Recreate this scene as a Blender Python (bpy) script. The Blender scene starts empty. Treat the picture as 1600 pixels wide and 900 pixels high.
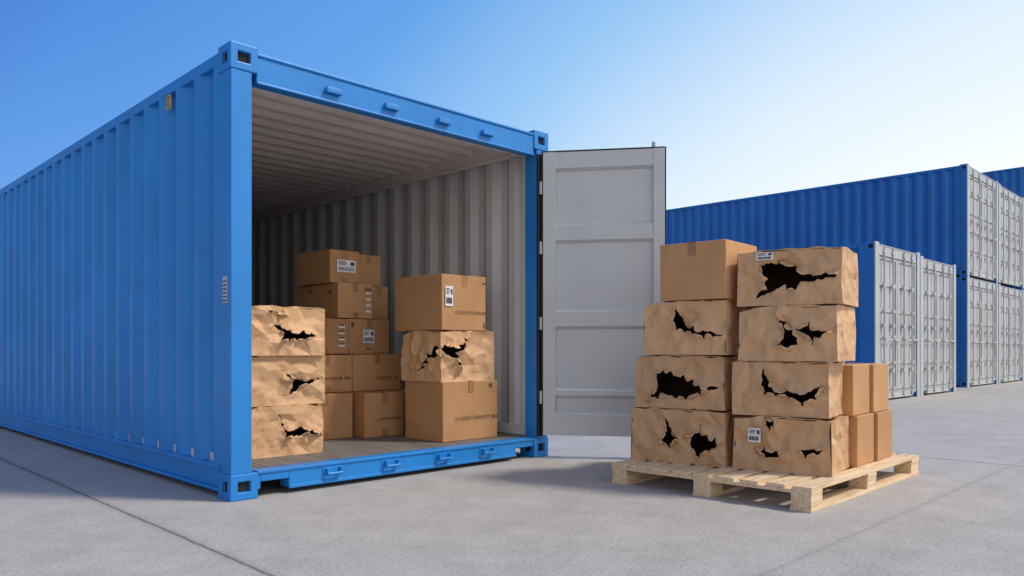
import bpy, bmesh, math, random
from mathutils import Vector, Matrix, noise
from mathutils.geometry import delaunay_2d_cdt
random.seed(7)
scene = bpy.context.scene
COL = scene.collection

# ------------------------------------------------------------------ materials
def new_mat(name):
    m = bpy.data.materials.new(name); m.use_nodes = True
    nt = m.node_tree; b = nt.nodes["Principled BSDF"]
    return m, nt, b
def N(nt, t, **kw):
    n = nt.nodes.new(t)
    for k, v in kw.items(): setattr(n, k, v)
    return n
def L(nt, a, b): nt.links.new(a, b)
def noise_n(nt, vec, scale, detail=4, rough=0.55):
    n = N(nt, "ShaderNodeTexNoise"); n.inputs["Scale"].default_value = scale
    n.inputs["Detail"].default_value = detail; n.inputs["Roughness"].default_value = rough
    L(nt, vec, n.inputs["Vector"]); return n.outputs["Fac"]
def ramp(nt, fac, stops):
    r = N(nt, "ShaderNodeValToRGB"); cr = r.color_ramp
    while len(cr.elements) < len(stops): cr.elements.new(0.5)
    for e, (p, c) in zip(cr.elements, stops):
        e.position = p; e.color = (*c, 1) if len(c) == 3 else c
    L(nt, fac, r.inputs[0]); return r.outputs[0]
def mix(nt, fac, a, b, mode='MIX'):
    m = N(nt, "ShaderNodeMix", data_type='RGBA', blend_type=mode)
    for s, v in ((0, fac), (6, a), (7, b)):
        if isinstance(v, (int, float)): m.inputs[s].default_value = v
        elif isinstance(v, tuple): m.inputs[s].default_value = (*v, 1)
        else: L(nt, v, m.inputs[s])
    return m.outputs[2]
def math_n(nt, op, a, b=None, c=None):
    n = N(nt, "ShaderNodeMath", operation=op)
    for i, v in enumerate((a, b, c)):
        if v is None: continue
        if isinstance(v, (int, float)): n.inputs[i].default_value = v
        else: L(nt, v, n.inputs[i])
    return n.outputs[0]
def coords(nt, scale=(1, 1, 1), kind="Object"):
    tc = N(nt, "ShaderNodeTexCoord"); mp = N(nt, "ShaderNodeMapping")
    mp.inputs["Scale"].default_value = scale
    L(nt, tc.outputs[kind], mp.inputs[0]); return mp.outputs[0]
def bump(nt, b, h, strength, dist=0.01):
    n = N(nt, "ShaderNodeBump"); n.inputs["Strength"].default_value = strength
    n.inputs["Distance"].default_value = dist
    L(nt, h, n.inputs["Height"]); L(nt, n.outputs[0], b.inputs["Normal"])

def paint(name, col, rough=0.45, dirt=(0.10, 0.08, 0.06), dirt_amt=0.25, var=0.10, spots=True):
    m, nt, b = new_mat(name)
    v = coords(nt); vs = coords(nt, (7, 7, 0.5))
    c1 = tuple(x * (1 - var) for x in col); c2 = tuple(min(1, x * (1 + var)) for x in col)
    big = noise_n(nt, v, 1.3, 4)
    base = ramp(nt, big, [(0.3, c1), (0.7, c2)])
    streak = ramp(nt, noise_n(nt, vs, 2.2, 4, 0.65), [(0.5, (0, 0, 0)), (0.8, (dirt_amt,) * 3)])
    c = mix(nt, streak, base, dirt)
    if spots:
        sp = ramp(nt, noise_n(nt, v, 38, 2, 0.6), [(0.70, (0, 0, 0)), (0.76, (dirt_amt * 1.6,) * 3)])
        c = mix(nt, sp, c, dirt)
    L(nt, c, b.inputs["Base Color"])
    b.inputs["Roughness"].default_value = rough
    bump(nt, b, big, 0.12, 0.03)
    return m
BLUE = paint("blue_container_paint", (0.012, 0.215, 0.60), 0.38, (0.03, 0.10, 0.22), 0.28)
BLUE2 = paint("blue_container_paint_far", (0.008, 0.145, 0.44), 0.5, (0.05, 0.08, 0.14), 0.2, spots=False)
GREY = paint("grey_interior_paint", (0.58, 0.58, 0.57), 0.5, (0.31, 0.29, 0.27), 0.24)
GREYD = paint("grey_door_paint", (0.52, 0.545, 0.545), 0.42, (0.38, 0.38, 0.38), 0.18, 0.05)
WHITEI = paint("ceiling_paint", (0.70, 0.665, 0.63), 0.5, (0.36, 0.32, 0.28), 0.25)
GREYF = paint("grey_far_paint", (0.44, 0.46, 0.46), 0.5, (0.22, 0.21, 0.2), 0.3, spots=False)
STEEL = paint("galvanised_steel", (0.46, 0.47, 0.48), 0.4, (0.2, 0.18, 0.16), 0.2, spots=False)
def flat(name, col, rough=0.7):
    m, nt, b = new_mat(name)
    v = coords(nt)
    L(nt, ramp(nt, noise_n(nt, v, 30, 2), [(0.3, tuple(x * .85 for x in col)), (0.7, tuple(min(1, x * 1.1) for x in col))]), b.inputs["Base Color"])
    b.inputs["Roughness"].default_value = rough
    return m
DARK = flat("painted_recess_shade", (0.012, 0.014, 0.018), 0.9)  # near-black colour paints the shade inside the casting holes
RUBBER = flat("black_rubber", (0.02, 0.02, 0.022), 0.6)
LABEL = flat("white_label", (0.75, 0.75, 0.74), 0.5)
INK = flat("brown_ink", (0.10, 0.05, 0.025), 0.8)
INKB = flat("black_ink", (0.03, 0.03, 0.05), 0.7)
YELLOW = flat("yellow_plate", (0.55, 0.42, 0.10), 0.5)

def board(name, c1, c2, bstr, crump=False):
    m, nt, b = new_mat(name)
    v = coords(nt)
    base = ramp(nt, noise_n(nt, v, 4, 4, 0.6), [(0.3, c1), (0.72, c2)])
    fib = noise_n(nt, coords(nt, (60, 60, 260)), 1.5, 2)
    base = mix(nt, 0.22, base, ramp(nt, fib, [(0.3, tuple(x * .6 for x in c1)), (0.7, c2)]))
    oi = N(nt, "ShaderNodeObjectInfo")
    hs = N(nt, "ShaderNodeHueSaturation")
    mr = N(nt, "ShaderNodeMapRange"); mr.inputs[3].default_value = 0.88; mr.inputs[4].default_value = 1.1
    L(nt, oi.outputs["Random"], mr.inputs[0]); L(nt, mr.outputs[0], hs.inputs["Value"])
    L(nt, base, hs.inputs["Color"]); L(nt, hs.outputs[0], b.inputs["Base Color"])
    b.inputs["Roughness"].default_value = 0.62 if crump else 0.75
    b.inputs["Specular IOR Level"].default_value = 0.38
    if crump:
        ns = N(nt, "ShaderNodeTexNoise"); ns.inputs["Scale"].default_value = 3; ns.inputs["Detail"].default_value = 1
        L(nt, v, ns.inputs["Vector"])
        wv = mix(nt, 0.05, v, ns.outputs["Color"], 'ADD')
        R = random.Random(3); tot = None
        for i in range(4):
            d = Vector((R.uniform(-1, 1), R.uniform(-.6, .6), R.uniform(-1, 1))).normalized()
            dt = N(nt, "ShaderNodeVectorMath", operation='DOT_PRODUCT'); L(nt, wv, dt.inputs[0]); dt.inputs[1].default_value = d
            pp = math_n(nt, 'PINGPONG', dt.outputs["Value"], R.uniform(0.05, 0.10))
            tot = pp if tot is None else math_n(nt, 'ADD', tot, pp)
        msk = ramp(nt, noise_n(nt, v, 5, 2), [(0.45, (.08,) * 3), (0.62, (1,) * 3)])
        h = math_n(nt, 'MULTIPLY', tot, msk)
        bump(nt, b, h, bstr, 0.10)
    else:
        bump(nt, b, noise_n(nt, v, 9, 4), bstr, 0.01)
    return m
KRAFT = board("cardboard", (0.47, 0.245, 0.103), (0.58, 0.315, 0.142), 0.15)
KRAFTC = board("crumpled_cardboard", (0.57, 0.335, 0.165), (0.67, 0.41, 0.218), 0.7, True)
INNER = flat("torn_box_inside_shade", (0.085, 0.044, 0.022), 0.95)  # darker than the board: shade inside the box put into its colour
RIM = flat("torn_paper_edge", (0.74, 0.55, 0.36), 0.9)
TAPE = flat("packing_tape", (0.37, 0.18, 0.07), 0.35)

def wood():
    m, nt, b = new_mat("pallet_wood")
    v = coords(nt, (1.2, 26, 26))
    g = noise_n(nt, v, 2.0, 5, 0.6)
    c = ramp(nt, g, [(0.3, (0.50, 0.33, 0.17)), (0.5, (0.74, 0.55, 0.34)), (0.75, (0.82, 0.65, 0.44))])
    k = ramp(nt, noise_n(nt, coords(nt), 9, 3), [(0.62, (0, 0, 0)), (0.74, (0.5,) * 3)])
    c = mix(nt, k, c, (0.36, 0.20, 0.09))
    L(nt, c, b.inputs["Base Color"]); b.inputs["Roughness"].default_value = 0.7
    bump(nt, b, g, 0.3, 0.004)
    return m
WOOD = wood()
def floorboards():
    m, nt, b = new_mat("container_plank_floor")
    v = coords(nt)
    sep = N(nt, "ShaderNodeSeparateXYZ"); L(nt, v, sep.inputs[0])
    fr = math_n(nt, 'FRACT', math_n(nt, 'MULTIPLY', sep.outputs[0], 1 / 0.055))
    gap = ramp(nt, fr, [(0.0, (0.2,) * 3), (0.14, (1,) * 3), (0.86, (1,) * 3), (1.0, (0.2,) * 3)])
    c = ramp(nt, noise_n(nt, coords(nt, (14, 1, 1)), 2, 4), [(0.3, (0.13, 0.115, 0.10)), (0.7, (0.22, 0.20, 0.18))])
    L(nt, mix(nt, 1.0, c, gap, 'MULTIPLY'), b.inputs["Base Color"]); b.inputs["Roughness"].default_value = 0.7
    bump(nt, b, gap, 0.5, 0.004)
    return m
FLOOR = floorboards()

YAW = math.radians(45)
A = Vector((-1.576, 4.288, 0))
def concrete():
    m, nt, b = new_mat("concrete")
    tc = N(nt, "ShaderNodeTexCoord")
    mp = N(nt, "ShaderNodeMapping", vector_type='TEXTURE')
    mp.inputs["Location"].default_value = A; mp.inputs["Rotation"].default_value = (0, 0, YAW)
    L(nt, tc.outputs["Object"], mp.inputs[0]); v = mp.outputs[0]
    big = noise_n(nt, v, 0.55, 5, 0.6)
    c = ramp(nt, big, [(0.3, (0.33, 0.308, 0.278)), (0.7, (0.47, 0.44, 0.40))])
    c = mix(nt, 0.6, c, ramp(nt, noise_n(nt, v, 3.2, 7, 0.78), [(0.34, (0.25, 0.232, 0.208)), (0.68, (0.56, 0.525, 0.48))]))
    fine = noise_n(nt, v, 65, 3, 0.8)
    c = mix(nt, 0.42, c, ramp(nt, fine, [(0.32, (0.19, 0.178, 0.162)), (0.68, (0.64, 0.60, 0.55))]))
    sep = N(nt, "ShaderNodeSeparateXYZ"); L(nt, v, sep.inputs[0])
    wob = noise_n(nt, v, 9, 3)
    js = []
    for out, off, sp, dk in ((0, 0.5, 5.2, 0.8), (1, 2.75, 6.5, 0.25)):
        a = math_n(nt, 'ADD', sep.outputs[out], off)
        w = math_n(nt, 'MULTIPLY_ADD', wob, 0.018, a)
        pp = math_n(nt, 'PINGPONG', w, sp / 2)
        js.append(ramp(nt, pp, [(0.0, (dk,) * 3), (0.006, (dk * .9,) * 3), (0.012, (dk * .2,) * 3), (0.05, (0, 0, 0))]))
    j = mix(nt, 1.0, js[0], js[1], 'LIGHTEN')
    c = mix(nt, j, c, (0.09, 0.085, 0.08))
    L(nt, c, b.inputs["Base Color"])
    b.inputs["Roughness"].default_value = 0.8
    b.inputs["Specular IOR Level"].default_value = 0.3
    bump(nt, b, fine, 0.4, 0.006)
    return m
CONC = concrete()

# ------------------------------------------------------------------ mesh helpers
class MB:
    def __init__(s): s.v = []; s.f = []; s.m = []; s.mats = []
    def mi(s, mat):
        if mat not in s.mats: s.mats.append(mat)
        return s.mats.index(mat)
    def box(s, mn, mx, mat, M=None):
        b = len(s.v)
        for z in (mn[2], mx[2]):
            for x, y in ((mn[0], mn[1]), (mx[0], mn[1]), (mx[0], mx[1]), (mn[0], mx[1])):
                p = Vector((x, y, z)); s.v.append(M @ p if M else p)
        for f in ((3, 2, 1, 0), (4, 5, 6, 7), (0, 1, 5, 4), (1, 2, 6, 5), (2, 3, 7, 6), (3, 0, 4, 7)):
            s.f.append([b + i for i in f]); s.m.append(s.mi(mat))
    def quad(s, pts, mat):
        b = len(s.v); s.v += [Vector(p) for p in pts]; s.f.append(list(range(b, b + len(pts)))); s.m.append(s.mi(mat))
    def cyl(s, p0, p1, r, mat, n=12):
        p0 = Vector(p0); p1 = Vector(p1); d = (p1 - p0).normalized()
        a = d.orthogonal().normalized(); c = d.cross(a); b = len(s.v)
        for p in (p0, p1):
            for i in range(n):
                t = 2 * math.pi * i / n; s.v.append(p + a * math.cos(t) * r + c * math.sin(t) * r)
        for i in range(n):
            j = (i + 1) % n; s.f.append([b + i, b + j, b + n + j, b + n + i]); s.m.append(s.mi(mat))
        s.f.append([b + i for i in range(n)][::-1]); s.m.append(s.mi(mat))
        s.f.append([b + n + i for i in range(n)]); s.m.append(s.mi(mat))
    def casting(s, mn, mx, mat, hole=0.30):
        bm = bmesh.new()
        bmesh.ops.create_cube(bm, size=1)
        for v in bm.verts:
            v.co = Vector((mn[i] + (v.co[i] + .5) * (mx[i] - mn[i]) for i in range(3)))
        bm.faces.ensure_lookup_table()
        dark = []
        for f in list(bm.faces):
            n = f.normal.copy()
            t = min(mx[i] - mn[i] for i in range(3)) * hole
            bmesh.ops.inset_region(bm, faces=[f], thickness=t, use_even_offset=True)
            r = bmesh.ops.extrude_face_region(bm, geom=[f])
            nf = [g for g in r['geom'] if isinstance(g, bmesh.types.BMFace)]
            vs = [g for g in r['geom'] if isinstance(g, bmesh.types.BMVert)]
            bmesh.ops.translate(bm, verts=vs, vec=-n * 0.022)
            if f.is_valid: bmesh.ops.delete(bm, geom=[f], context='FACES_ONLY')
            dark += nf
        bm.verts.index_update(); b = len(s.v)
        s.v += [v.co.copy() for v in bm.verts]
        for f in bm.faces:
            s.f.append([b + v.index for v in f.verts]); s.m.append(s.mi(DARK if f in dark else mat))
        bm.free()
    def make(s, name, parent=None, bevel=0.0, smooth=False, seg=2):
        me = bpy.data.meshes.new(name); me.from_pydata([tuple(v) for v in s.v], [], s.f)
        for m in s.mats: me.materials.append(m)
        me.polygons.foreach_set("material_index", s.m); me.update()
        o = bpy.data.objects.new(name, me); COL.objects.link(o)
        if parent: o.parent = parent
        if bevel:
            md = o.modifiers.new("bevel", 'BEVEL'); md.width = bevel; md.segments = seg; md.limit_method = 'ANGLE'; md.angle_limit = math.radians(40)
        return o
def empty(name, loc, yaw):
    e = bpy.data.objects.new(name, None); COL.objects.link(e)
    e.location = loc; e.rotation_euler = (0, 0, yaw); e.empty_display_size = .3
    return e

def profile(y0, y1, pitch=0.278, amp=0.036, phase=0.0):
    pts = []; k = pitch / 0.278
    y = y0 + phase
    pts.append((y0, 0.0))
    while y + pitch <= y1 + 1e-6:
        for dy, o in ((0.072 * k, 0), (0.14 * k, amp), (0.21 * k, amp), (0.278 * k, 0)):
            pts.append((y + dy, o))
        y += pitch
    pts.append((y1, 0.0)); return pts

def text(body, parent, loc, rot, size, mat, name="printed_text", sx=1.0):
    cu = bpy.data.curves.new(name, 'FONT'); cu.body = body; cu.size = size; cu.materials.append(mat)
    cu.space_character = 1.1
    o = bpy.data.objects.new(name, cu); COL.objects.link(o); o.parent = parent
    o.location = loc; o.rotation_euler = rot; o.scale = (sx, 1, 1)
    return o

# ------------------------------------------------------------------ containers
def container(loc, yaw, W, Ln, H, blue, front, opened=False, detail=True):
    root = empty("shipping_container", loc, yaw)
    ca, cb, cc = 0.165, 0.162, 0.15
    fr = MB()
    for x in (0, W - ca):
        for y in (0, Ln - cb):
            for z in (0.0, H - cc):
                fr.casting((x, y, z), (x + ca, y + cb, z + cc), blue)
    pw = 0.125
    for x in (0.006, W - 0.006 - pw):
        for y in (0.006, Ln - 0.006 - 0.13):
            fr.box((x, y, cc - .002), (x + pw, y + 0.13, H - cc + .002), blue)
    for x in (0.012, W - 0.012 - 0.06):
        fr.box((x, cb - .002, H - 0.085), (x + 0.06, Ln - cb + .002, H - 0.018), blue)
    for s in (0, 1):
        x0 = 0.02 if s == 0 else W - 0.07
        fr.box((x0, cb - .002, 0.055), (x0 + 0.05, Ln - cb + .002, 0.185), blue)
        xo = 0.004 if s == 0 else W - 0.044
        fr.box((xo, cb - .002, 0.165), (xo + 0.04, Ln - cb + .002, 0.193), blue)
        fr.box((xo, cb - .002, 0.035), (xo + 0.04, Ln - cb + .002, 0.056), blue)
    fr.box((ca - .002, Ln - 0.09, H - 0.14), (W - ca + .002, Ln - 0.01, H - 0.02), blue)
    fr.box((ca - .002, Ln - 0.09, 0.03), (W - ca + .002, Ln - 0.01, 0.17), blue)
    fr.make("frame", root, 0.006)
    fb = MB()
    fm = blue if opened else front
    fb.box((ca - .003, 0.012, H - 0.20), (W - ca + .003, 0.10, H - 0.045), fm)
    fb.box((ca - .003, 0.002, H - 0.047), (W - ca + .003, 0.11, H - 0.030), fm)
    fb.box((ca - .003, 0.004, H - 0.205), (W - ca + .003, 0.03, H - 0.190), fm)
    fb.box((ca - .003, 0.010, 0.05), (ca + .02, 0.12, 0.152), fm)
    fb.box((ca + .02, 0.010, 0.092), (ca + .20, 0.12, 0.152), fm)
    fb.box((ca + .20, 0.010, 0.035), (W - ca - .20, 0.12, 0.152), fm)
    fb.box((W - ca - .20, 0.010, 0.092), (W - ca + .003, 0.12, 0.152), fm)
    fb.box((ca + .20, 0.002, 0.03), (W - ca - .20, 0.03, 0.052), fm)
    fb.box((ca - .003, 0.001, 0.138), (W - ca + .003, 0.10, 0.158), fm)
    fb.make("door_header_and_sill", root, 0.005)
    pit = 0.278
    for s in (0, 1):
        mb = MB()
        p = profile(0.13, Ln - 0.13, pit, 0.042, 0.05)
        for (ya, oa), (yb, ob) in zip(p[:-1], p[1:]):
            for off, mat in ((0.014, blue), (0.019, GREY)):
                xa, xb = oa + off, ob + off
                if s: xa, xb = W - xa, W - xb
                mb.quad([(xa, ya, 0.18), (xb, yb, 0.18), (xb, yb, H - 0.08), (xa, ya, H - 0.08)], mat)
        mb.make("corrugated_side_wall", root)
    mb = MB()
    p = profile(0.08, Ln - 0.05, 0.21, 0.028, 0.0)
    for (ya, oa), (yb, ob) in zip(p[:-1], p[1:]):
        for off, mat in ((0.018, blue), (0.026, WHITEI)):
            mb.quad([(0.05, ya, H - oa - off), (W - 0.05, ya, H - oa - off), (W - 0.05, yb, H - ob - off), (0.05, yb, H - ob - off)], mat)
    mb.make("corrugated_roof", root)
    mb = MB()
    p = profile(0.12, W - 0.12, pit, 0.036, 0.0)
    for (ya, oa), (yb, ob) in zip(p[:-1], p[1:]):
        for off, mat in ((0.02, blue), (0.026, GREY)):
            mb.quad([(ya, Ln - oa - off, 0.15), (yb, Ln - ob - off, 0.15), (yb, Ln - ob - off, H - 0.12), (ya, Ln - oa - off, H - 0.12)], mat)
    mb.make("corrugated_end_wall", root)
    mb = MB(); mb.box((0.06, 0.101, 0.11), (W - 0.06, Ln - 0.1, 0.16), FLOOR)
    mb.make("plank_floor", root)
    if opened:
        ex = MB()
        ex.box((0.0745, 0.15, H - 0.15), (0.115, Ln - 0.15, H - 0.028), WHITEI)
        ex.box((W - 0.115, 0.15, H - 0.15), (W - 0.0745, Ln - 0.15, H - 0.028), WHITEI)
        ex.box((W - 0.135, 0.25, H - 0.165), (W - 0.1152, Ln - 0.25, H - 0.140), WHITEI)
        for x in (0.055, W - 0.105):
            ex.box((x - 0.0 if x < 1 else x + .01, 0.15, 0.16), (x + 0.04 if x < 1 else x + .05, Ln - 0.15, 0.24), GREY)
        for x in (0.08, W - 0.10):
            ex.box((x, 0.137, 0.16), (x + 0.02, 0.20, H - 0.10), GREY)
        ex.box((0.17, 0.1015, H - 0.20), (W - 0.17, 0.125, H - 0.05), WHITEI)
        ex.make("inner_rails", root, 0.004)
        kp = MB()
        for s in (0.66, 1.10, 1.55, 1.97):
            kp.box((s - 0.055, -0.022, H - 0.150), (s + 0.055, 0.012, H - 0.122), blue)
            kp.box((s - 0.045, -0.015, H - 0.1215), (s + 0.045, 0.012, H - 0.112), blue)
            kp.box((s - 0.055, -0.028, 0.085), (s - 0.040, 0.012, 0.125), blue)
            kp.box((s + 0.040, -0.028, 0.085), (s + 0.055, 0.012, 0.125), blue)
            kp.cyl((s - 0.055, -0.024, 0.092), (s + 0.055, -0.024, 0.092), 0.009, blue)
            kp.box((s - 0.07, 0.004, 0.08), (s + 0.07, 0.011, 0.13), blue)
        kp.make("lock_keepers", root, 0.004)
    else:
        dr = MB(); zt = H - 0.21; zb = 0.17
        mid = W / 2
        for x0, x1 in ((0.14, mid - 0.008), (mid + 0.008, W - 0.14)):
            dr.box((x0, 0.045, zb), (x1, 0.075, zt), front)
            for xa, xb in ((x0, x0 + 0.06), (x1 - 0.06, x1)):
                dr.box((xa, 0.022, zb), (xb, 0.047, zt), front)
            k = 5
            for i in range(k + 1):
                z = zb + (zt - zb - 0.05) * i / k
                dr.box((x0 + .058, 0.026, z), (x1 - .058, 0.047, z + 0.05), front)
            for fx in (0.28, 0.72):
                x = x0 + (x1 - x0) * fx
                dr.cyl((x, 0.0, 0.05), (x, 0.0, H - 0.06), 0.017, STEEL, 8)
                for z in (0.10, 0.5, 1.25, 1.9, H - 0.13):
                    dr.box((x - 0.045, -0.012, z - .03), (x + 0.045, 0.024, z + .03), front)
                dr.box((x, -0.03, 1.0), (x + 0.30, -0.012, 1.03), STEEL)
            hx = x0 - 0.03 if x0 < mid - .5 else x1 + 0.0
            for z in (0.4, 1.0, 1.6, 2.1):
                dr.box((hx, 0.0, z), (hx + 0.03, 0.03, z + 0.12), STEEL)
        dr.box((mid - 0.01, 0.05, zb), (mid + 0.01, 0.07, zt), RUBBER)
        fpost = MB()
        for x in (0.0, W - 0.135):
            fpost.box((x - .001, -0.0015, 0.0), (x + 0.166 if x < 1 else x + .137, 0.02, H), front)
        fpost.make("front_posts", root, .004)
        dr.make("cargo_doors", root)
    return root

W, H = 2.645, 2.59
main = container(A, YAW, W, 12.19, H, BLUE, GREYD, opened=True)

pl = MB()
pl.box((0.008, 0.88, 2.405), (0.013, 0.95, 2.495), YELLOW)
for i in range(5):
    pl.box((0.006, 0.89, 2.415 + i * .016), (0.009, 0.94, 2.421 + i * .016), INKB)
pl.make("data_plate", main)
pl = MB(); pl.box((0.0035, 0.05, 1.12), (0.0065, 0.11, 1.27), STEEL)
for i in range(6): pl.box((0.002, 0.056, 1.13 + i * .022), (0.0045, 0.104, 1.137 + i * .022), INKB)
pl.make("serial_plate", main)

def open_door():
    hinge = Vector((0.245, 6.050, 0)); tip = Vector((1.176, 5.900, 0))
    d = (tip - hinge); wd = d.length; ang = math.atan2(d.y, d.x)
    mb = MB(); z0, z1 = 0.178, 2.41
    mb.box((0, 0, z0), (0.095, 0.055, z1), GREYD)
    mb.box((wd - 0.085, 0, z0), (wd, 0.055, z1), GREYD)
    rails = [(z1 - 0.13, z1), (1.713, 1.833), (1.035, 1.149), (0.491, 0.531), (z0, 0.346)]
    for a, b in rails:
        mb.box((0.094, 0.006, a), (wd - 0.084, 0.05, b), GREYD)
    mb.box((0.09, 0.034, z0 + .01), (wd - 0.08, 0.048, z1 - .01), GREYD)
    for za, zb in ((rails[1][1], rails[0][0]), (rails[2][1], rails[1][0]), (rails[3][1], rails[2][0]), (rails[4][1], rails[3][0])):
        for zc, s in ((zb, -1), (za, 1)):
            mb.quad([(0.095, 0.007, zc), (wd - .085, 0.007, zc), (wd - .085, 0.035, zc + s * 0.022), (0.095, 0.035, zc + s * 0.022)], GREYD)
        mb.box((0.094, 0.02, za), (0.104, 0.036, zb), GREYD)
    mb.box((wd + .0005, 0.004, z0 - .01), (wd + 0.012, 0.05, z1 + .01), RUBBER)
    mb.box((-0.012, 0.004, z0 - .01), (-0.0005, 0.05, z1 + .01), RUBBER)
    mb.box((0, 0.004, z1 + .0005), (wd, 0.05, z1 + 0.012), RUBBER)
    for fx, up in ((0.3, 0.0), (0.915, 0.07)):
        x = wd * fx
        mb.cyl((x, 0.085, z0 - up * .7), (x, 0.085, z1 + up), 0.016, STEEL)
        for z in (0.3, 0.9, 1.5, 2.1):
            mb.box((x - .04, 0.05, z), (x + .04, 0.105, z + .06), STEEL)
    for z in (0.5, 1.1, 1.7, 2.2):
        mb.box((.05, 0.0485, z), (wd - .05, 0.075, z + 0.1), BLUE)
    mb.box((0.02, 0.0505, z0 + .01), (wd - .02, 0.056, z1 - .01), BLUE)
    for z in (2.132, 1.658, 1.060, 0.476):
        mb.cyl((-0.018, 0.012, z - 0.05), (-0.018, 0.012, z + 0.05), 0.013, STEEL)
        mb.box((-0.035, 0.012, z - 0.05), (0.03, 0.022, z - .02), STEEL)
        mb.box((-0.035, 0.012, z + 0.015), (0.03, 0.022, z + .045), STEEL)
    o = mb.make("open_door", None, 0.004)
    o.parent = main
    MW = Matrix.Translation(hinge) @ Matrix.Rotation(ang, 4, 'Z')
    MM = Matrix.Translation(A) @ Matrix.Rotation(YAW, 4, 'Z')
    o.matrix_local = MM.inverted() @ MW
open_door()
gs = MB(); gs.box((W - 0.135, -0.012, 0.17), (W - 0.085, 0.007, 2.40), RUBBER)  # black strip standing in for the shaded gap between post and door
gs.make("dark_gap_strip", main)

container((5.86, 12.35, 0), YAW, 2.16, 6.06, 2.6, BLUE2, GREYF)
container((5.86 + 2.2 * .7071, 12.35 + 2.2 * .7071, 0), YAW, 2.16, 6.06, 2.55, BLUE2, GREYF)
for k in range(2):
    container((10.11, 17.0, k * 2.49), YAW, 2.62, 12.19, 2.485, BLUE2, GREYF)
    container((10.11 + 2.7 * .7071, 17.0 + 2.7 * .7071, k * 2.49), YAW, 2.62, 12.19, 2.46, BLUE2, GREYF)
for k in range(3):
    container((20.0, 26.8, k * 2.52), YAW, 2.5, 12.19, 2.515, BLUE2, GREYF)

# ------------------------------------------------------------------ cardboard boxes
def in_poly(p, poly):
    c = False; n = len(poly); j = n - 1
    for i in range(n):
        a, b = poly[i], poly[j]
        if (a[1] > p[1]) != (b[1] > p[1]) and p[0] < (b[0] - a[0]) * (p[1] - a[1]) / (b[1] - a[1]) + a[0]: c = not c
        j = i
    return c
def jag(poly, rng, step=0.013, j=0.007):
    out = []
    n = len(poly)
    for i in range(n):
        a = Vector(poly[i]); b = Vector(poly[(i + 1) % n]); d = b - a; l = d.length
        k = max(1, int(l / step)); nr = Vector((-d.y, d.x)).normalized() if l > 1e-6 else Vector((0, 0))
        out.append(a)
        jj = min(j, l * .11)
        for q in range(1, k):
            out.append(a + d * ((q + rng.uniform(-.3, .3)) / k) + nr * rng.uniform(-jj, jj))
    return out
def segdist(p, a, b):
    ab = b - a; t = max(0, min(1, (p - a).dot(ab) / max(1e-9, ab.length_squared)))
    return (p - (a + ab * t)).length
def tri(x):
    x = x % 1.0
    return 1 - abs(2 * x - 1) * 2

class Facets:
    """piece-wise planar height map over a panel: big flat facets meeting in straight folds"""
    def __init__(s, U, Vl, spacing, amp, rng, extra=()):
        pts = []; hs = []
        nu = max(2, round(U / spacing)); nv = max(2, round(Vl / spacing))
        for i in range(nu + 1):
            for j in range(nv + 1):
                if 0 < i < nu and 0 < j < nv: continue
                pts.append(Vector((U * i / nu, Vl * j / nv))); hs.append(0.0)
        for (p, h) in extra:
            if 0.02 < p.x < U - .02 and 0.02 < p.y < Vl - .02: pts.append(p); hs.append(h)
        tries = 0; target = int(U * Vl / spacing ** 2 * 1.1)
        n0 = 0
        while n0 < target and tries < 800:
            tries += 1
            p = Vector((rng.uniform(.03, U - .03), rng.uniform(.03, Vl - .03)))
            if all((p - q).length > spacing * .5 for q in pts):
                pts.append(p); hs.append(rng.choice((-1, 1)) * rng.uniform(.35, 1) * amp); n0 += 1
        rv, re, rf, ov = delaunay_2d_cdt(pts, [], [], 0, 1e-6)[:4]
        s.p = [Vector(v) for v in rv]; s.h = [hs[o[0]] if o else 0 for o in ov]; s.t = [tuple(f) for f in rf]; s.e = [tuple(e) for e in re]
    def at(s, x, y):
        for a, b, c in s.t:
            A_, B_, C_ = s.p[a], s.p[b], s.p[c]
            d = (B_.y - C_.y) * (A_.x - C_.x) + (C_.x - B_.x) * (A_.y - C_.y)
            if abs(d) < 1e-12: continue
            l1 = ((B_.y - C_.y) * (x - C_.x) + (C_.x - B_.x) * (y - C_.y)) / d
            if l1 < -1e-5: continue
            l2 = ((C_.y - A_.y) * (x - C_.x) + (A_.x - C_.x) * (y - C_.y)) / d
            if l2 < -1e-5: continue
            l3 = 1 - l1 - l2
            if l3 < -1e-5: continue
            return l1 * s.h[a] + l2 * s.h[b] + l3 * s.h[c]
        return 0.0

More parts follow.
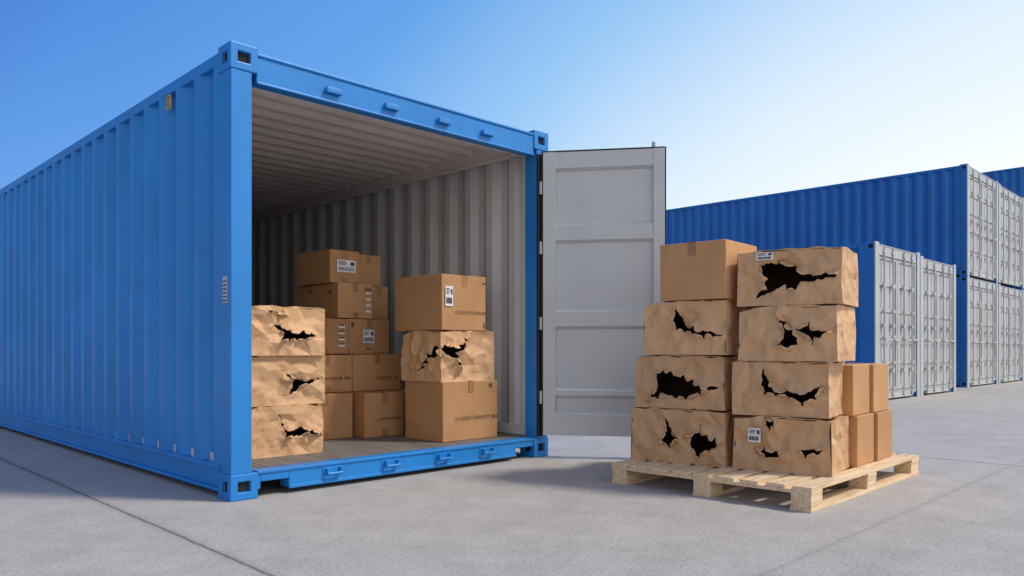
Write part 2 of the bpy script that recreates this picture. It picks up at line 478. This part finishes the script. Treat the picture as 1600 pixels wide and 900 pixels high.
def make_box(loc, yaw, w, d, h, torn=False, holes=None, amp=None, seed=0, slump=0.0):
    rng = random.Random(seed * 17 + 3)
    holes = holes or {}
    name = "torn_cardboard_box" if torn else "cardboard_box"
    res = 0.017 if torn else 0.09
    if amp is None: amp = 0.0135 if torn else 0.0025
    nx, ny, nz = (max(2, round(q / res)) for q in (w, d, h))
    faces = {
        'front': (w, h, nx, nz, lambda u, v: Vector((u, 0, v))),
        'back': (w, h, nx, nz, lambda u, v: Vector((u, d, v))),
        'left': (d, h, ny, nz, lambda u, v: Vector((0, u, v))),
        'right': (d, h, ny, nz, lambda u, v: Vector((w, u, v))),
        'bottom': (w, d, nx, ny, lambda u, v: Vector((u, v, 0))),
        'top': (w, d, nx, ny, lambda u, v: Vector((u, v, h)))}
    flip = {'front': 1, 'back': -1, 'left': -1, 'right': 1, 'bottom': -1, 'top': 1}
    normal = {'front': Vector((0, -1, 0)), 'back': Vector((0, 1, 0)), 'left': Vector((-1, 0, 0)), 'right': Vector((1, 0, 0)),
              'bottom': Vector((0, 0, -1)), 'top': Vector((0, 0, 1))}
    V = []; F = []
    so = Vector((seed * 3.17, seed * 1.31, seed * 7.7))
    cen = Vector((w / 2, d / 2, h / 2))
    cd = [rng.uniform(0.0, .026) for _ in range(4)]
    kz = [(rng.uniform(.25, .75), rng.uniform(-.012, .006)) for _ in range(4)]
    def field(P):
        q = P + so
        rx, ry, rz = (P.x - cen.x) / (w / 2), (P.y - cen.y) / (d / 2), (P.z - cen.z) / (h / 2)
        disp = noise.noise_vector(q * 1.7) * 0.006
        t = P.z / h; fx = (rx + 1) / 2; fy = (ry + 1) / 2
        for (kc, ka), wt, dr in zip(kz, ((1 - fx) * (1 - fy), fx * (1 - fy), (1 - fx) * fy, fx * fy), ((-1, -1), (1, -1), (-1, 1), (1, 1))):
            tt = t / kc if t < kc else (1 - t) / (1 - kc)
            disp += Vector((dr[0], dr[1], 0)) * ka * max(0, tt) * wt
        for c_, (cx, cy) in zip(cd, ((0, 0), (w, 0), (0, d), (w, d))):
            r = math.hypot(P.x - cx, P.y - cy); k = max(0, 1 - r / .17) * max(0, (t - .55) / .45)
            disp.z -= c_ * k
            disp += Vector((cen.x - cx, cen.y - cy, 0)).normalized() * c_ * .5 * k
        if rz > .6:
            disp.z -= abs(tri(P.x * 2.9 + P.y * 1.3 + seed * .37)) * 0.011 * (rz - .6) / .4
        if t < .3: disp.z *= t / .3
        if P.z < 1e-6: disp.z = 0
        return disp
    flaps = []
    for fn, (U, Vl, nu, nv, mp) in faces.items():
        pts = []; edges = []; hp = []; nrm = normal[fn]; raws = []
        for poly in holes.get(fn, []):
            raws.append([Vector((a * U, b * Vl)) for a, b in poly])
        fa = fb = None
        if torn and fn in ('front', 'left', 'right', 'top'):
            ext = [(v.copy(), rng.uniform(.1, 1.5) * amp if rng.random() < .6 else -rng.uniform(.3, 1.4) * amp) for r_ in raws for v in r_]
            fa = Facets(U, Vl, 0.100, amp, rng, ext)
            fb = Facets(U, Vl, 0.05, amp * .22, rng)
        for i in range(nu + 1):
            for j in range(nv + 1):
                u = U * i / nu; v = Vl * j / nv
                if 0 < i < nu and 0 < j < nv and torn:
                    u += rng.uniform(-.2, .2) * U / nu; v += rng.uniform(-.2, .2) * Vl / nv
                pts.append(Vector((u, v)))
        for raw in raws:
            q = jag(raw, rng)
            hp.append(q)
            ar = sum(raw[i].x * raw[(i + 1) % len(raw)].y - raw[(i + 1) % len(raw)].x * raw[i].y for i in range(len(raw)))
            for i in range(len(raw)):
                a, b_ = raw[i], raw[(i + 1) % len(raw)]
                e = b_ - a; l = e.length
                if l < 0.03: continue
                inw = Vector((-e.y, e.x)).normalized() * (1 if ar > 0 else -1)
                kk = max(1, round(l / 0.07))
                for g in range(kk):
                    t0 = g / kk + .02; t1 = (g + 1) / kk - .02
                    m_ = a + e * (t0 + t1) / 2
                    if not in_poly(m_ + inw * .018, raw) or rng.random() < .15: continue
                    if rng.random() < .72:       # peeled back over the outside
                        ln = min(0.05, l / kk * rng.uniform(.5, .95))
                        flaps.append((fn, a + e * t0, a + e * t1, inw, ln, 1, rng.uniform(.15, .85), rng.uniform(2.0, 3.0)))
                    elif in_poly(m_ + inw * .05, raw):   # pushed inwards
                        ln = min(0.05, l / kk * rng.uniform(.5, .8))
                        flaps.append((fn, a + e * t0, a + e * t1, inw, ln, -1, rng.uniform(.15, .85), rng.uniform(.8, 1.3)))
        allc = [(q[i], q[(i + 1) % len(q)]) for q in hp for i in range(len(q))]
        crease = []
        if fa:
            crease = [(fa.p[a], fa.p[b]) for a, b in fa.e if not ((fa.h[a] == 0 and fa.h[b] == 0))]
        if allc or crease:
            keep = []
            for p in pts:
                onb = p.x < 1e-6 or p.y < 1e-6 or p.x > U - 1e-6 or p.y > Vl - 1e-6
                if onb: keep.append(p); continue
                ok = True
                for a, b_ in allc:
                    if (p - a).length < .03 and segdist(p, a, b_) <= 0.004: ok = False; break
                if ok:
                    for a, b_ in crease:
                        if segdist(p, a, b_) <= 0.004: ok = False; break
                if ok: keep.append(p)
            pts = keep
            for a, b_ in crease:
                b0 = len(pts); n_ = max(1, round((b_ - a).length / .02))
                for k in range(n_ + 1): pts.append(a + (b_ - a) * k / n_)
                edges += [(b0 + k, b0 + k + 1) for k in range(n_)]
            for q in hp:
                b0 = len(pts); pts += q
                for i in range(len(q)): edges.append((b0 + i, b0 + (i + 1) % len(q)))
        rv, re, rf = delaunay_2d_cdt(pts, edges, [], 0, 1e-5)[:3]
        b0 = len(V)
        for p in rv:
            P = mp(p.x, p.y)
            if torn:
                disp = field(P)
                if fa: disp += nrm * (fa.at(p.x, p.y) + fb.at(p.x, p.y) - .003 * min(1, min(p.x, p.y, U - p.x, Vl - p.y) / .03))
                if hp:
                    p2 = Vector((p.x, p.y))
                    dm = min((p2 - v).length for qq in hp for v in qq)
                    onb = p.x < 1e-6 or p.y < 1e-6 or p.x > U - 1e-6 or p.y > Vl - 1e-6
                    if not onb and dm < .04:
                        k = max(0, 1 - dm / 0.035)
                        disp += nrm * k * (0.002 + 0.030 * noise.noise((P + so) * 9))
            else:
                disp = noise.noise_vector((P + so) * 4) * amp
                if P.z < 1e-6: disp.z = 0
            V.append(P + disp)
        for f in rf:
            c = sum((Vector(rv[i]) for i in f), Vector((0, 0))) / len(f)
            if any(in_poly(c, q) for q in hp): continue
            a_, b_, c_ = (Vector(rv[i]) for i in f[:3])
            sg = (b_.x - a_.x) * (c_.y - a_.y) - (b_.y - a_.y) * (c_.x - a_.x)
            ff = [b0 + i for i in f]
            if sg * flip[fn] < 0: ff.reverse()
            F.append(ff)
        faces[fn] = (U, Vl, nu, nv, mp, fa)
    bm = bmesh.new()
    bv = [bm.verts.new(v) for v in V]
    for f in F:
        try: bm.faces.new([bv[i] for i in f])
        except ValueError: pass
    bmesh.ops.remove_doubles(bm, verts=bm.verts, dist=0.0008)
    bmesh.ops.delete(bm, geom=[v for v in bm.verts if not v.link_faces], context='VERTS')
    bm.normal_update()
    for fn, a, b_, inw, ln, sgn, apex, curl in flaps:
        mp = faces[fn][4]; fa = faces[fn][5]; nrm = normal[fn]; nu_, nv_ = 6, 6; grid = []
        for j in range(nv_ + 1):
            s = j / nv_; row = []
            for i in range(nu_ + 1):
                t = i / nu_
                wdt = (1 - s) ** 0.8
                tt = apex + (t - apex) * max(wdt, 0.04)
                base = a + (b_ - a) * tt - inw * 0.006
                th = s * curl
                r = ln / curl
                off2 = inw * (r * math.sin(th))
                P2 = base + off2 + inw * noise.noise(Vector((base.x * 60, base.y * 60, seed))) * .006 * s
                P = mp(P2.x, P2.y)
                P0 = mp(base.x, base.y)
                k0 = 0.002 + 0.030 * noise.noise((P0 + so) * 9) + (fa.at(base.x, base.y) if fa else 0) - .002
                p = P + field(P0) + nrm * (sgn * (1 - math.cos(th)) * r + k0)
                row.append(bm.verts.new(p))
            grid.append(row)
        u0 = (grid[0][-1].co - grid[0][0].co); v0 = grid[1][nu_ // 2].co - grid[0][nu_ // 2].co
        rev = u0.cross(v0).dot(nrm) < 0
        for j in range(nv_):
            for i in range(nu_):
                q4 = [grid[j][i], grid[j][i + 1], grid[j + 1][i + 1], grid[j + 1][i]]
                if rev: q4.reverse()
                f = bm.faces.new(q4)
                f.material_index = 3
    me = bpy.data.meshes.new(name); bm.to_mesh(me); bm.free()
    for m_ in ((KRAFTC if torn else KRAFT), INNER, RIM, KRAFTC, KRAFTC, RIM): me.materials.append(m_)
    me.polygons.foreach_set("use_smooth", [True] * len(me.polygons))
    me.set_sharp_from_angle(angle=math.radians(6 if torn else 35))
    o = bpy.data.objects.new(name, me); COL.objects.link(o)
    o.location = loc; o.rotation_euler = (0, 0, yaw)
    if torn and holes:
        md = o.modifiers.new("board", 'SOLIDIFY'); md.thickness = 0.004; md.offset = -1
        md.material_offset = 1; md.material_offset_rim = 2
    elif not torn:
        md = o.modifiers.new("bevel", 'BEVEL'); md.width = 0.004; md.segments = 2; md.limit_method = 'ANGLE'; md.angle_limit = math.radians(50)
        sm = MB()
        tw = 0.026
        tl = min(.085, h * .25)
        sm.box((w / 2 - tw, -0.0035, h - tl), (w / 2 + tw, -0.0028, h - 0.002), TAPE)
        sm.box((w / 2 - tw, -0.003, h + .0028), (w / 2 + tw, d, h + .0035), TAPE)
        sm.box((w / 2 - tw, d + 0.0028, h - 0.07), (w / 2 + tw, d + 0.0035, h - 0.002), TAPE)
        if seed % 2: sm.box((w / 2 - tw, -0.0035, 0.002), (w / 2 + tw, -0.0028, tl * .7), TAPE)
        sm.make("tape_strip", o)
    return o

FR = (math.radians(90), 0, 0)
def label(o, x, z, w, h, face='front', txt=True):
    mb = MB(); e = -0.007
    def q(x0, z0, x1, z1, off, mat):
        if face == 'front': mb.box((x0, off - .001, z0), (x1, off, z1), mat)
        else: mb.box((off - .001, x0, z0), (off, x1, z1), mat)
    q(x, z, x + w, z + h, e, LABEL)
    r = random.Random(int(x * 1000 + z * 991))
    if txt:
        zz = z + h * .88
        while zz > z + h * .55:
            q(x + w * .08, zz - h * .05, x + w * r.uniform(.45, .7), zz, e - .0015, INKB); zz -= h * .11
        xx = x + w * .1
        while xx < x + w * .88:
            b = w * r.choice([.015, .03, .045]); q(xx, z + h * .12, xx + b, z + h * .42, e - .0015, INKB); xx += b + w * r.choice([.02, .035])
        q(x + w * .72, z + h * .58, x + w * .92, z + h * .85, e - .0015, INKB)
    return mb.make("shipping_label", o)
def marks(o, rects, mat=INK, face='front'):
    mb = MB()
    for x0, z0, x1, z1 in rects:
        if face == 'front': mb.box((x0, -.0055, z0), (x1, -.0045, z1), mat)
        else: mb.box((-.0055, x0, z0), (-.0045, x1, z1), mat)
    return mb.make("printed_marks", o)

def cpos(s, d, z): return A + Vector(((s - d) * .70711, (s + d) * .70711, z))
FZ = 0.161
def cbox(s, d, z, w, dp, h, torn=False, holes=None, seed=0, yaw=0, **k):
    return make_box(cpos(s, d, z), YAW + math.radians(yaw), w, dp, h, torn, holes, seed=seed, **k)

cbox(0.26, 0.44, FZ, 0.585, 0.5, 0.335, True, {'front': [[(.46, .82), (.53, .50), (.60, .50), (.74, .53), (.95, .40), (.95, .36), (.72, .38), (.62, .36), (.50, .34), (.52, .46)]]}, 1, yaw=-1)
cbox(0.26, 0.44, FZ + .33, 0.62, 0.5, 0.33, True, {'front': [[(.46, .72), (.58, .60), (.66, .50), (.80, .46), (.98, .53), (.80, .40), (.68, .32), (.56, .18), (.60, .38), (.50, .48), (.55, .55)]]}, 2, yaw=1)
cbox(0.25, 0.43, FZ + .655, 0.61, 0.5, 0.325, True, {'front': [[(.38, .64), (.55, .50), (.72, .50), (.92, .40), (.74, .32), (.56, .29), (.42, .24), (.50, .40)], [(.30, .94), (.50, .84), (.46, .80), (.34, .84)]]}, 3, yaw=-1)
b = cbox(1.75, 0.25, FZ, 0.565, 0.46, 0.45, seed=4)
text("S1:GOMI SORUSTP J8SE", b, (0.12, -0.0055, 0.155), FR, 0.040, INK)
marks(b, [(.47, .40, .475, .43), (.485, .40, .50, .43)])
b = cbox(1.74, 0.26, FZ + .45, 0.545, 0.48, 0.395, True,
     {'front': [[(0.0, .64), (.10, .72), (.22, .68), (.34, .70), (.52, .95), (.45, .62), (.38, .48), (.42, .30), (.34, .08), (.30, .32), (.22, .46), (.08, .52), (0.0, .46)]],
      'left': [[(0.0, .64), (.15, .70), (.30, .56), (.50, .46), (.36, .44), (.60, .20), (.28, .34), (.14, .46), (0.0, .46)]]}, 5)
b = cbox(1.74, 0.25, FZ + .84, 0.455, 0.56, 0.42, seed=6, yaw=1)
label(b, 0.03, 0.18, 0.075, 0.15)
text("CODDOIS NUBE3BC", b, (0.13, -0.0055, 0.125), FR, 0.034, INK)
marks(b, [(.43, .02, .44, .06), (.42, .365, .445, .375)])
b = cbox(1.50, 0.90, FZ, 0.38, 0.62, 0.35, seed=7)
text("COMENI BCEST", b, (0.12, -0.0055, 0.13), FR, 0.032, INK)
cbox(1.90, 1.05, FZ, 0.30, 0.5, 0.35, seed=8)
cbox(0.98, 1.02, FZ, 0.49, 0.55, 0.35, seed=9)
cbox(1.0, 1.6, FZ, 0.95, 0.5, 0.35, seed=10)
zz2 = FZ + .353
b = cbox(1.09, 1.15, zz2, 0.455, 0.5, 0.295, seed=11, yaw=-1)
text("IN MOUR HIR", b, (0.20, -0.0055, 0.10), FR, 0.036, INK)
b = cbox(1.555, 1.15, zz2, 0.48, 0.5, 0.30, seed=12)
text("COBON DI", b, (0.22, -0.0055, 0.09), FR, 0.042, INK)
zz3 = zz2 + .303
b = cbox(1.12, 1.2, zz3, 0.43, 0.5, 0.285, seed=13)
mb = MB()
for i in range(4): mb.box((.33, -.0065, .06 + i * .05), (.39, -.0055, .075 + i * .05), LABEL); mb.box((.345, -.0065, .082 + i * .05), (.38, -.0055, .088 + i * .05), INK)
mb.make("printed_marks", b)
b = cbox(1.555, 1.2, zz3, 0.40, 0.5, 0.29, seed=14, yaw=1)
label(b, .13, .09, .11, .11)
marks(b, [(.16, .04, .21, .05), (.02, .22, .04, .26)])
zz4 = zz3 + .293
b = cbox(1.45, 1.2, zz4, 0.33, 0.66, 0.285, seed=15, yaw=-1)
mb = MB()
for i in range(4): mb.box((.26, -.0065, .05 + i * .05), (.31, -.0055, .068 + i * .05), LABEL)
mb.make("printed_marks", b)
marks(b, [(.25, .23, .315, .24), (.25, .25, .315, .255)])
marks(b, [(.1, .20, .13, .225), (.42, .22, .45, .245)], INK, 'left')
cbox(1.80, 1.27, zz4, 0.19, 0.45, 0.28, seed=16)
zz5 = zz4 + .288
b = cbox(1.42, 1.27, zz5, 0.28, 0.52, 0.27, seed=17, yaw=1)
label(b, .06, .09, .18, .10)
cbox(1.715, 1.35, zz5, 0.25, 0.4, 0.262, seed=18, yaw=-2)

# ------------------------------------------------------------------ pallet
def pallet():
    o = Vector((1.566, 4.005, 0)); v = Vector((.70, .714, 0)).normalized(); yaw = math.atan2(v.y, v.x)
    Lp, Wp = 1.75, 1.30
    mb = MB(); R = random.Random(5)
    for y in (0, Wp / 2 - .06, Wp - .12): mb.box((0, y + .002, 0.0), (Lp, y + .118, 0.02), WOOD)
    for y in (0.004, Wp / 2 - .055, Wp - .114):
        for x in (0.004, Lp / 2 - .07, Lp - .149):
            mb.box((x, y, 0.02), (x + .145, y + .11, 0.092), WOOD)
    for x in (0, Lp / 2 - .07, Lp - .145):
        mb.box((x + .001, 0.001, 0.092), (x + .144, Wp - .001, 0.111), WOOD)
    n = 9; bw = 0.106; gap = (Wp - n * bw) / (n - 1)
    for i in range(n):
        y = i * (bw + gap)
        mb.box((R.uniform(-.008, .008), y, 0.111), (Lp + R.uniform(-.008, .008), y + bw, 0.131), WOOD)
        for x in (.04, .10, Lp / 2 - .03, Lp / 2 + .03, Lp - .1, Lp - .04):
            mb.cyl((x, y + bw * .5 + R.uniform(-.02, .02), .130), (x, y + bw * .5, .132), .004, STEEL, 6)
    e = mb.make("wooden_pallet", None, 0.003)
    e.location = o; e.rotation_euler = (0, 0, yaw)
    return e
pallet()
PZ = 0.132; PY = math.radians(-35)
dx = Vector((math.cos(PY), math.sin(PY), 0)); dy = Vector((-math.sin(PY), math.cos(PY), 0))
Bo = Vector((1.371, 4.657, 0)); Ao = Vector((0.792, 5.056, 0))
def pbox(o, sx, sy, z, w, d, h, torn=True, holes=None, seed=0, yaw=0, **k):
    p = o + dx * sx + dy * sy; p.z = z
    return make_box(p, PY + math.radians(yaw), w, d, h, torn, holes, seed=seed, **k)
hb = .328
b = pbox(Bo, -.03, 0, PZ, .575, .46, hb, True, {'front': [[(.33, .97), (.42, .97), (.44, .80), (.38, .72), (.34, .84)],
      [(.20, .38), (.32, .42), (.45, .37), (.60, .40), (.48, .27), (.34, .24)], [(.68, .42), (.82, .46), (.97, .56), (.86, .36), (.74, .28)]]}, 21)
label(b, .10, .17, .075, .085)
[setattr(c, 'location', (0, -.012, 0)) for c in b.children]
pbox(Bo, -.035, 0.01, PZ + hb, .555, .46, hb, True, {'front': [[(.33, .86), (.39, .62), (.42, .52), (.60, .47), (.74, .41), (.97, .58), (.88, .33), (.74, .20), (.60, .36), (.34, .38), (.33, .54)]]}, 22, yaw=1)
pbox(Bo, 0.0, 0.0, PZ + 2 * hb, .575, .45, hb, True, {'front': [[(.43, .95), (.49, .68), (.57, .54), (.67, .42), (.54, .16), (.41, .28), (.48, .46), (.43, .68)],
      [(.60, .56), (.74, .68), (.84, .53), (.99, .49), (.84, .40), (.76, .28), (.70, .46)]]}, 23, yaw=-1)
b = pbox(Bo, 0.0, -0.01, PZ + 3 * hb, .60, .46, hb + .005, True, {'front': [[(.22, .74), (.40, .80), (.56, .68), (.70, .53), (.98, .56), (.95, .46), (.72, .40), (.58, .26), (.40, .30), (.18, .14), (.28, .42)]]}, 24, yaw=1)
label(b, .12, .27, .10, .045); [setattr(c, 'location', (0, -.012, 0)) for c in b.children]
ha = .345
pbox(Ao, -.01, 0, PZ, .64, .5, ha, True, {'front': [[(.36, .90), (.43, .60), (.53, .46), (.42, .26), (.32, .40), (.38, .56)],
      [(.56, .52), (.68, .56), (.74, .74), (.82, .56), (.98, .48), (.84, .28), (.74, .12), (.64, .34)]]}, 25)
pbox(Ao, 0.02, 0.01, PZ + ha, .60, .5, ha, True, {'front': [[(.24, .72), (.42, .70), (.58, .64), (.74, .44), (.97, .44), (.74, .28), (.58, .18), (.40, .24), (.12, .10), (.26, .38)]]}, 26, yaw=1)
pbox(Ao, .08, 0.0, PZ + 2 * ha, .56, .48, ha, True, {'front': [[(.40, .92), (.46, .62), (.62, .53), (.74, .44), (.97, .34), (.74, .29), (.60, .38), (.40, .46), (.36, .64)]]}, 27, yaw=-1)
pbox(Ao, .20, 0.0, PZ + 3 * ha, .45, .46, .36, False, None, 28, yaw=-6)
C0 = Vector((2.12, 4.70, 0)); yC = math.radians(-41)
ex = Vector((math.cos(yC), math.sin(yC), 0)); ey = Vector((-math.sin(yC), math.cos(yC), 0))
sd = 40
for lvl in range(2):
    for k in range(2):
        p = C0 - ex * (.38 + .02 * lvl) + ey * (k * .35 - lvl * .02) + ex * k * .02; p.z = PZ + lvl * .315
        make_box(p, yC, .38, .335, .312, False, None, seed=sd); sd += 1
for lvl in range(2):
    p = Ao + dy * .53 + dx * .0; p.z = PZ + lvl * .333
    make_box(p, PY, .55, .32, .328, False, None, seed=sd); sd += 1
# ------------------------------------------------------------------ ground
g = MB(); g.quad([(-600, -600, 0), (600, -600, 0), (600, 600, 0), (-600, 600, 0)], CONC); g.make("ground")

# ------------------------------------------------------------------ light
az, el = math.radians(98), math.radians(50)
S = Vector((math.sin(az) * math.cos(el), math.cos(az) * math.cos(el), math.sin(el)))
sun = bpy.data.lights.new("sun", 'SUN'); sun.energy = 2.8; sun.angle = math.radians(9); sun.color = (1, .93, .83)
so = bpy.data.objects.new("sun", sun); COL.objects.link(so); so.rotation_euler = S.to_track_quat('Z', 'Y').to_euler()
w = bpy.data.worlds.new("World"); scene.world = w; w.use_nodes = True
nt = w.node_tree; bg = nt.nodes["Background"]; wo = nt.nodes["World Output"]
sky = N(nt, "ShaderNodeTexSky", sky_type='NISHITA'); sky.sun_disc = False
sky.sun_elevation = el; sky.sun_rotation = az; sky.air_density = 1.0; sky.dust_density = 1.5; sky.ozone_density = 2.0
L(nt, sky.outputs[0], bg.inputs[0]); bg.inputs[1].default_value = 0.05
def s2l(c): return tuple(((x / 255) / 12.92 if x <= 10 else ((x / 255 + .055) / 1.055) ** 2.4) for x in c)
tc = N(nt, "ShaderNodeTexCoord")
nrm = N(nt, "ShaderNodeVectorMath", operation='NORMALIZE'); L(nt, tc.outputs["Generated"], nrm.inputs[0])
def dotn(v):
    dt = N(nt, "ShaderNodeVectorMath", operation='DOT_PRODUCT'); L(nt, nrm.outputs[0], dt.inputs[0]); dt.inputs[1].default_value = v
    return dt.outputs["Value"]
sp = N(nt, "ShaderNodeSeparateXYZ"); L(nt, nrm.outputs[0], sp.inputs[0])
f = math_n(nt, 'MULTIPLY_ADD', sp.outputs[2], -0.62, dotn((.683, .723, .0965)))
wn = N(nt, "ShaderNodeTexNoise"); wn.inputs["Scale"].default_value = 1.6; wn.inputs["Detail"].default_value = 3; L(nt, nrm.outputs[0], wn.inputs["Vector"])
f = math_n(nt, 'MULTIPLY_ADD', wn.outputs["Fac"], 0.05, f)
f = math_n(nt, 'MULTIPLY_ADD', f, 0.5, 0.5 - .0125)
def P(x): return x * .5 + .5
grad = ramp(nt, f, [(0.0, s2l((70, 108, 168))), (P(-.02), s2l((22, 98, 196))), (P(.10), s2l((46, 128, 214))), (P(.38), s2l((82, 154, 228))),
                    (P(.56), s2l((150, 198, 240))), (P(.73), s2l((224, 237, 247))), (P(.85), s2l((250, 250, 247)))])
d2 = dotn((.50, -.866, 0))
beh = math_n(nt, 'MULTIPLY', math_n(nt, 'MINIMUM', math_n(nt, 'MAXIMUM', math_n(nt, 'MULTIPLY', d2, 1.7), 0.0), 1.0),
             math_n(nt, 'MAXIMUM', math_n(nt, 'MULTIPLY_ADD', sp.outputs[2], -0.75, 1.0), 0.0))
grad = mix(nt, beh, grad, (1.14, 1.06, 0.96))
bg2 = N(nt, "ShaderNodeBackground"); L(nt, grad, bg2.inputs[0]); bg2.inputs[1].default_value = 0.85
ad = N(nt, "ShaderNodeAddShader"); L(nt, bg.outputs[0], ad.inputs[0]); L(nt, bg2.outputs[0], ad.inputs[1]); L(nt, ad.outputs[0], wo.inputs[0])

cam = bpy.data.cameras.new("camera"); co = bpy.data.objects.new("camera", cam); COL.objects.link(co)
co.location = (0, 0, 0.86); co.rotation_euler = (math.radians(90), 0, 0)
cam.sensor_width = 36; cam.lens = 1197 / 1600 * 36; cam.shift_y = 95 / 1600; cam.clip_end = 3000
scene.camera = co
scene.view_settings.view_transform = 'Standard'; scene.view_settings.look = 'None'; scene.view_settings.exposure = 0
